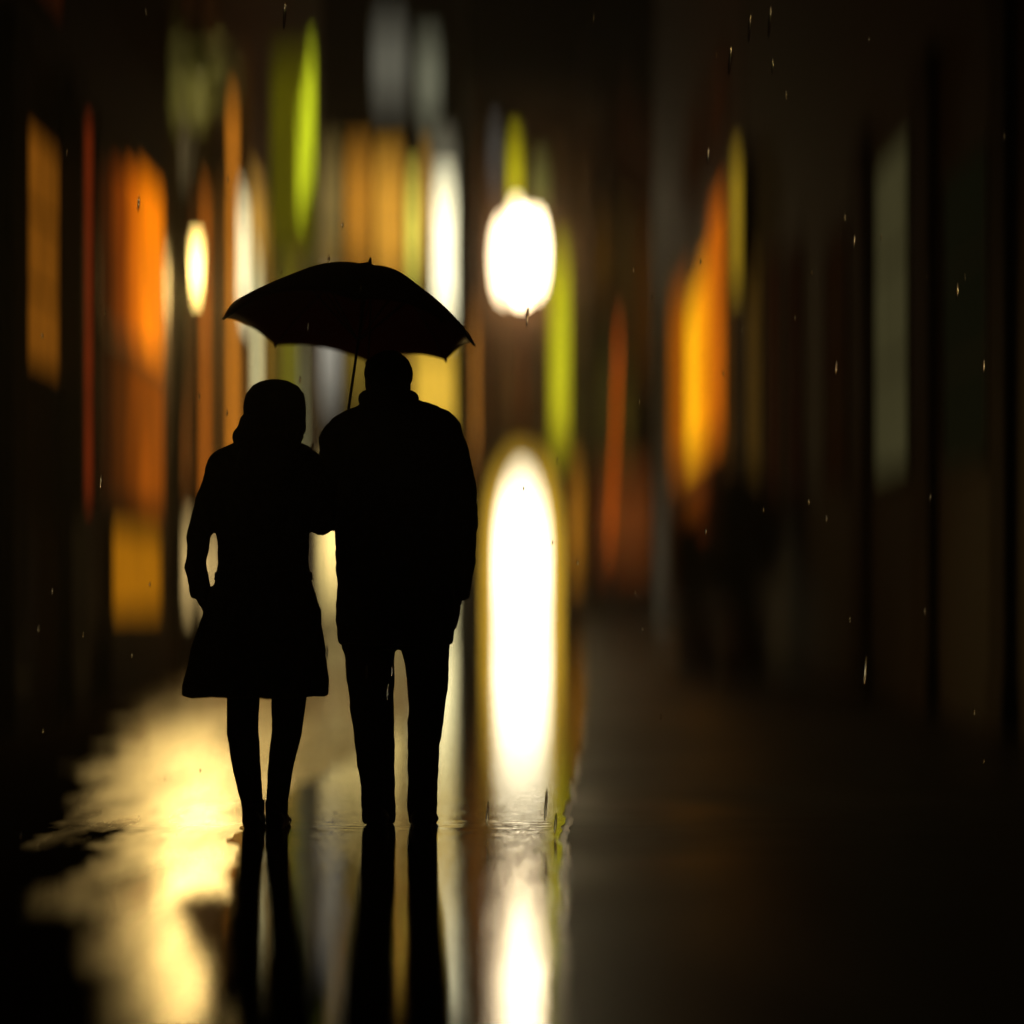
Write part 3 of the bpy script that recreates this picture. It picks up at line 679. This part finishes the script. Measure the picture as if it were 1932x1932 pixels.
g.loft([(hx(505), yw, hz(1300), .14, .11), (hx(502), yw, hz(1180), .15, .11), (hx(500), yw, hz(1050), .13, .095), (hx(503), yw, hz(930), .15, .10), (hx(508), yw, hz(860), .08, .06)], 24)
limbs_wom(g, .7)
LW = (([(462, 1290), (461, 1380), (469, 1450), (480, 1525)], [31, 30, 27, 20]), ([(549, 1290), (544, 1380), (531, 1450), (524, 1525)], [35, 29, 24, 20]))
for pts, rr in LW:
    g.tube([V(a, b, yw) for a, b in pts], [px_(r_)*.86 for r_ in rr], 14); g.ball((hx(pts[-1][0]), yw+.06, .055), (.032, .10, .034))
hand(g, V(383, 1128, yw+.03), (.35, .35, -1), (.9, .2, .2), (.1, 1, 0), .4, .92)
hand(g, V(622, 965, yw+.21), (.75, .65, .05), (.1, -.1, -1), (-.7, .7, 0), .7, .92)
fuse(g, 'body', M_skin, wom, .0055, 3)
g = G(); limbs_wom(g, 1.0)
g.loft([(hx(484), yw, hz(1312), px_(139), .215), (hx(486), yw, hz(1285), px_(136), .205), (hx(491), yw, hz(1220), px_(126), .185), (hx(497), yw, hz(1150), px_(109), .150),
        (hx(500), yw, hz(1100), px_(92), .125), (hx(500), yw, hz(1060), px_(86), .115), (hx(500), yw, hz(1010), px_(86), .118), (hx(503), yw, hz(940), px_(92), .135), (hx(507), yw, hz(885), px_(92), .125),
        (hx(508), yw-.005, hz(855), px_(68), .10), (hx(508), yw-.01, hz(836), px_(47), .08), (hx(509), yw-.01, hz(822), px_(42), .074)], 36)
fuse(g, 'coat', M_coatw, wom, .010, 6, .018)
g = G(); g.loft([(hx(500), yw, hz(1096), px_(93), .130), (hx(500), yw, hz(1078), px_(91), .126)], 36)
g.box(hx(478), hx(496), yw-.142, yw-.11, hz(1110), hz(1078)); g.build('belt', M_shoe, wom, bevel=.006)
g = G(); g.ball((hx(505), yw-.115, hz(872)), (px_(50), .055, px_(36))); g.ball((hx(508), yw-.085, hz(845)), (px_(52), .06, px_(20)))
fuse(g, 'hood', M_coatw, wom, .009, 5, .012)
for pts, rr in LW:
    g = G(); g.tube([V(a, b, yw) for a, b in pts] + [V(pts[-1][0]+1, 1548, yw)], [px_(r_) for r_ in rr] + [px_(20)], 16); fuse(g, 'stocking', M_tight, wom, .008, 3, .006)
for x in (481, 525):
    g = G(); shoe(g, hx(x), yw, .045, .22, .06); g.tube([(hx(x), yw-.005, .02), (hx(x), yw-.005, .115)], [.042, .045], 14); fuse(g, 'boot', M_shoe, wom, .007, 3)
g = G()
g.ball((hx(512), yw-.02, hz(805)), (px_(58), .100, px_(40))); g.ball((hx(488), yw-.045, hz(826)), (px_(42), .06, px_(32))); g.ball((hx(466), yw-.02, hz(828)), (px_(24), .05, px_(24))); g.ball((hx(540), yw-.045, hz(824)), (px_(36), .06, px_(28)))
fuse(g, 'hair', M_hair, wom, .008, 4, .015)
g = G()
g.loft([(hx(520), yw, hz(826), px_(50), .105), (hx(521), yw, hz(819), px_(57), .120), (hx(521), yw, hz(810), px_(60), .125), (hx(521), yw, hz(800), px_(59), .124), (hx(521), yw, hz(770), px_(59), .122), (hx(522), yw, hz(745), px_(55), .115), (hx(522), yw, hz(730), px_(44), .095), (hx(521), yw, hz(721), px_(27), .06), (hx(520), yw, hz(718), px_(8), .02)], 32)
fuse(g, 'hat', M_hat, wom, .008, 4, .010)

# ------------------------------------------------------------------ umbrella
apex, grip = P(697, 500, 10.24), P(640, 893, 10.28)
um = thing('umbrella', 'open dark umbrella held above the couple, tilted to the right', 'umbrella', grip)
ax = (apex - grip).normalized()
g = G(); g.tube([grip + ax*.02, apex - ax*.01], .0055, 10); g.build('shaft', M_metal, um, smooth=True)
g = G(); g.tube([grip + ax*.06, grip - ax*.03, grip - ax*.075], [.013, .015, .013], 12)
hk = grip - ax*.07
g.tube([hk + Vector((math.sin(a)*0, .035 - .035*math.cos(a), -.035*math.sin(a))) for a in [i*.35 for i in range(10)]], .012, 10); g.build('handle', M_wood, um, smooth=True)
g = G(); g.tube([apex - ax*.01, apex + ax*.012, apex + ax*.03], [.011, .008, .003], 10); g.build('finial', M_metal, um, smooth=True)
tilt = R(6.2)
Ez = Vector((math.sin(tilt), .15, math.cos(tilt))).normalized()
Ex = Vector((1, 0, 0)); Ex = (Ex - Ez*Ex.dot(Ez)).normalized(); Ey = Ez.cross(Ex)
RU, DU, NR = .492, .272, 8
def canopy_pt(u, th):
    """u 0 apex .. 1 rim; panels sag between the ribs and the hem curves up between the tips"""
    k = (th / (2*math.pi) * NR) % 1.0; s_ = 4*k*(1-k)
    r = RU * u * (1 - .055*s_*u)
    dz = -DU * (.17*u + .83*u**2.15) + .030*s_*u*u*u - .012*s_*u*(1-u)*4
    sx = 1.10 if math.cos(th) < 0 else .90
    wgt = abs(math.cos(th)); r *= (1-wgt) + wgt*sx
    return apex + Ex*r*math.cos(th) + Ey*r*math.sin(th) + Ez*dz
g = G(); nu, nt = 14, 96; vs = [apex]; fs = []
for i in range(1, nu+1):
    for j in range(nt): vs.append(canopy_pt(i/nu, 2*math.pi*j/nt))
for j in range(nt): fs.append((0, 1+j, 1+(j+1) % nt))
for i in range(nu-1):
    for j in range(nt):
        a, b = 1+i*nt+j, 1+i*nt+(j+1) % nt; fs.append((a, a+nt, b+nt, b))
g.add(vs, fs); ca = g.build('canopy', M_canopy, um, smooth=True)
sd = ca.modifiers.new('thick', 'SOLIDIFY'); sd.thickness = .003; sd.offset = 0
for m_, k_ in ((M_coatm, .25), (M_coatw, .35), (M_hat, .35), (M_hair, .2), (M_trou, .15)):
    p_ = m_.node_tree.nodes['Principled BSDF']; p_.inputs['Sheen Weight'].default_value = k_; p_.inputs['Sheen Roughness'].default_value = .3; p_.inputs['Sheen Tint'].default_value = (1, .85, .6, 1)
_t = M_canopy.node_tree; _tr = _t.nodes.new('ShaderNodeBsdfTranslucent'); _tr.inputs[0].default_value = (.40, .09, .05, 1); _mx = _t.nodes.new('ShaderNodeMixShader'); _mx.inputs[0].default_value = .38
_o = [n_ for n_ in _t.nodes if n_.type == 'OUTPUT_MATERIAL'][0]; _t.links.new(_t.nodes['Principled BSDF'].outputs[0], _mx.inputs[1]); _t.links.new(_tr.outputs[0], _mx.inputs[2]); _t.links.new(_mx.outputs[0], _o.inputs[0])
_p = M_canopy.node_tree.nodes['Principled BSDF']; _p.inputs['Sheen Weight'].default_value = .8; _p.inputs['Sheen Roughness'].default_value = .25; _p.inputs['Sheen Tint'].default_value = (1, .8, .5, 1)
run = apex - ax*.30
for k in range(NR):
    th = 2*math.pi*k/NR
    g = G(); g.tube([canopy_pt(i/10, th) - Ez*.007 for i in range(0, 11)], .0035, 6); rb = g.build('rib', M_metal, um, smooth=True)
    g = G(); g.tube([run, canopy_pt(.48, th) - Ez*.010], .003, 6); g.build('stretcher', M_metal, rb)
    g = G(); p = canopy_pt(1, th); g.tube([p, p + (p - canopy_pt(.95, th)).normalized()*.007], [.005, .003], 6); g.build('rib_tip', M_metal, rb)

# ------------------------------------------------------------------ rain
g = G(); rnd = random.Random(5)
spots = [(1414, 55, 26), (1452, 42, 30), (1377, 115, 28), (920, 1535, 24), (1030, 1520, 32), (1048, 1555, 20), (995, 600, 18), (537, 30, 26), (1632, 1262, 26), (1090, 1062, 5), (1230, 560, 4), (1195, 510, 4), (198, 590, 4), (988, 920, 4), (1365, 705, 4), (1440, 962, 5), (82, 1378, 4), (40, 1578, 4), (1500, 600, 4), (620, 488, 6), (566, 716, 6), (590, 843, 7)]
for a, b, h in spots + [(rnd.uniform(40, 1900), rnd.uniform(20, 1500), rnd.choice((3, 4, 5, 14))) for _ in range(60)]:
    Y = rnd.uniform(9.3, 9.7); p = P(a, b, Y); e = h/FPX*Y; r_ = .0075 if h >= 18 else max(.0045, min(.006, e*.5))
    M = Matrix.Rotation(R(4), 3, 'Y')
    g.ball(p, (r_*.75, r_*.75, max(e, r_)), M, 8, 6)
rn = g.build('rain', M_water, smooth=True); rn['kind'] = 'stuff'
tag(rn, 'falling raindrops catching the street light around the couple', 'rain')
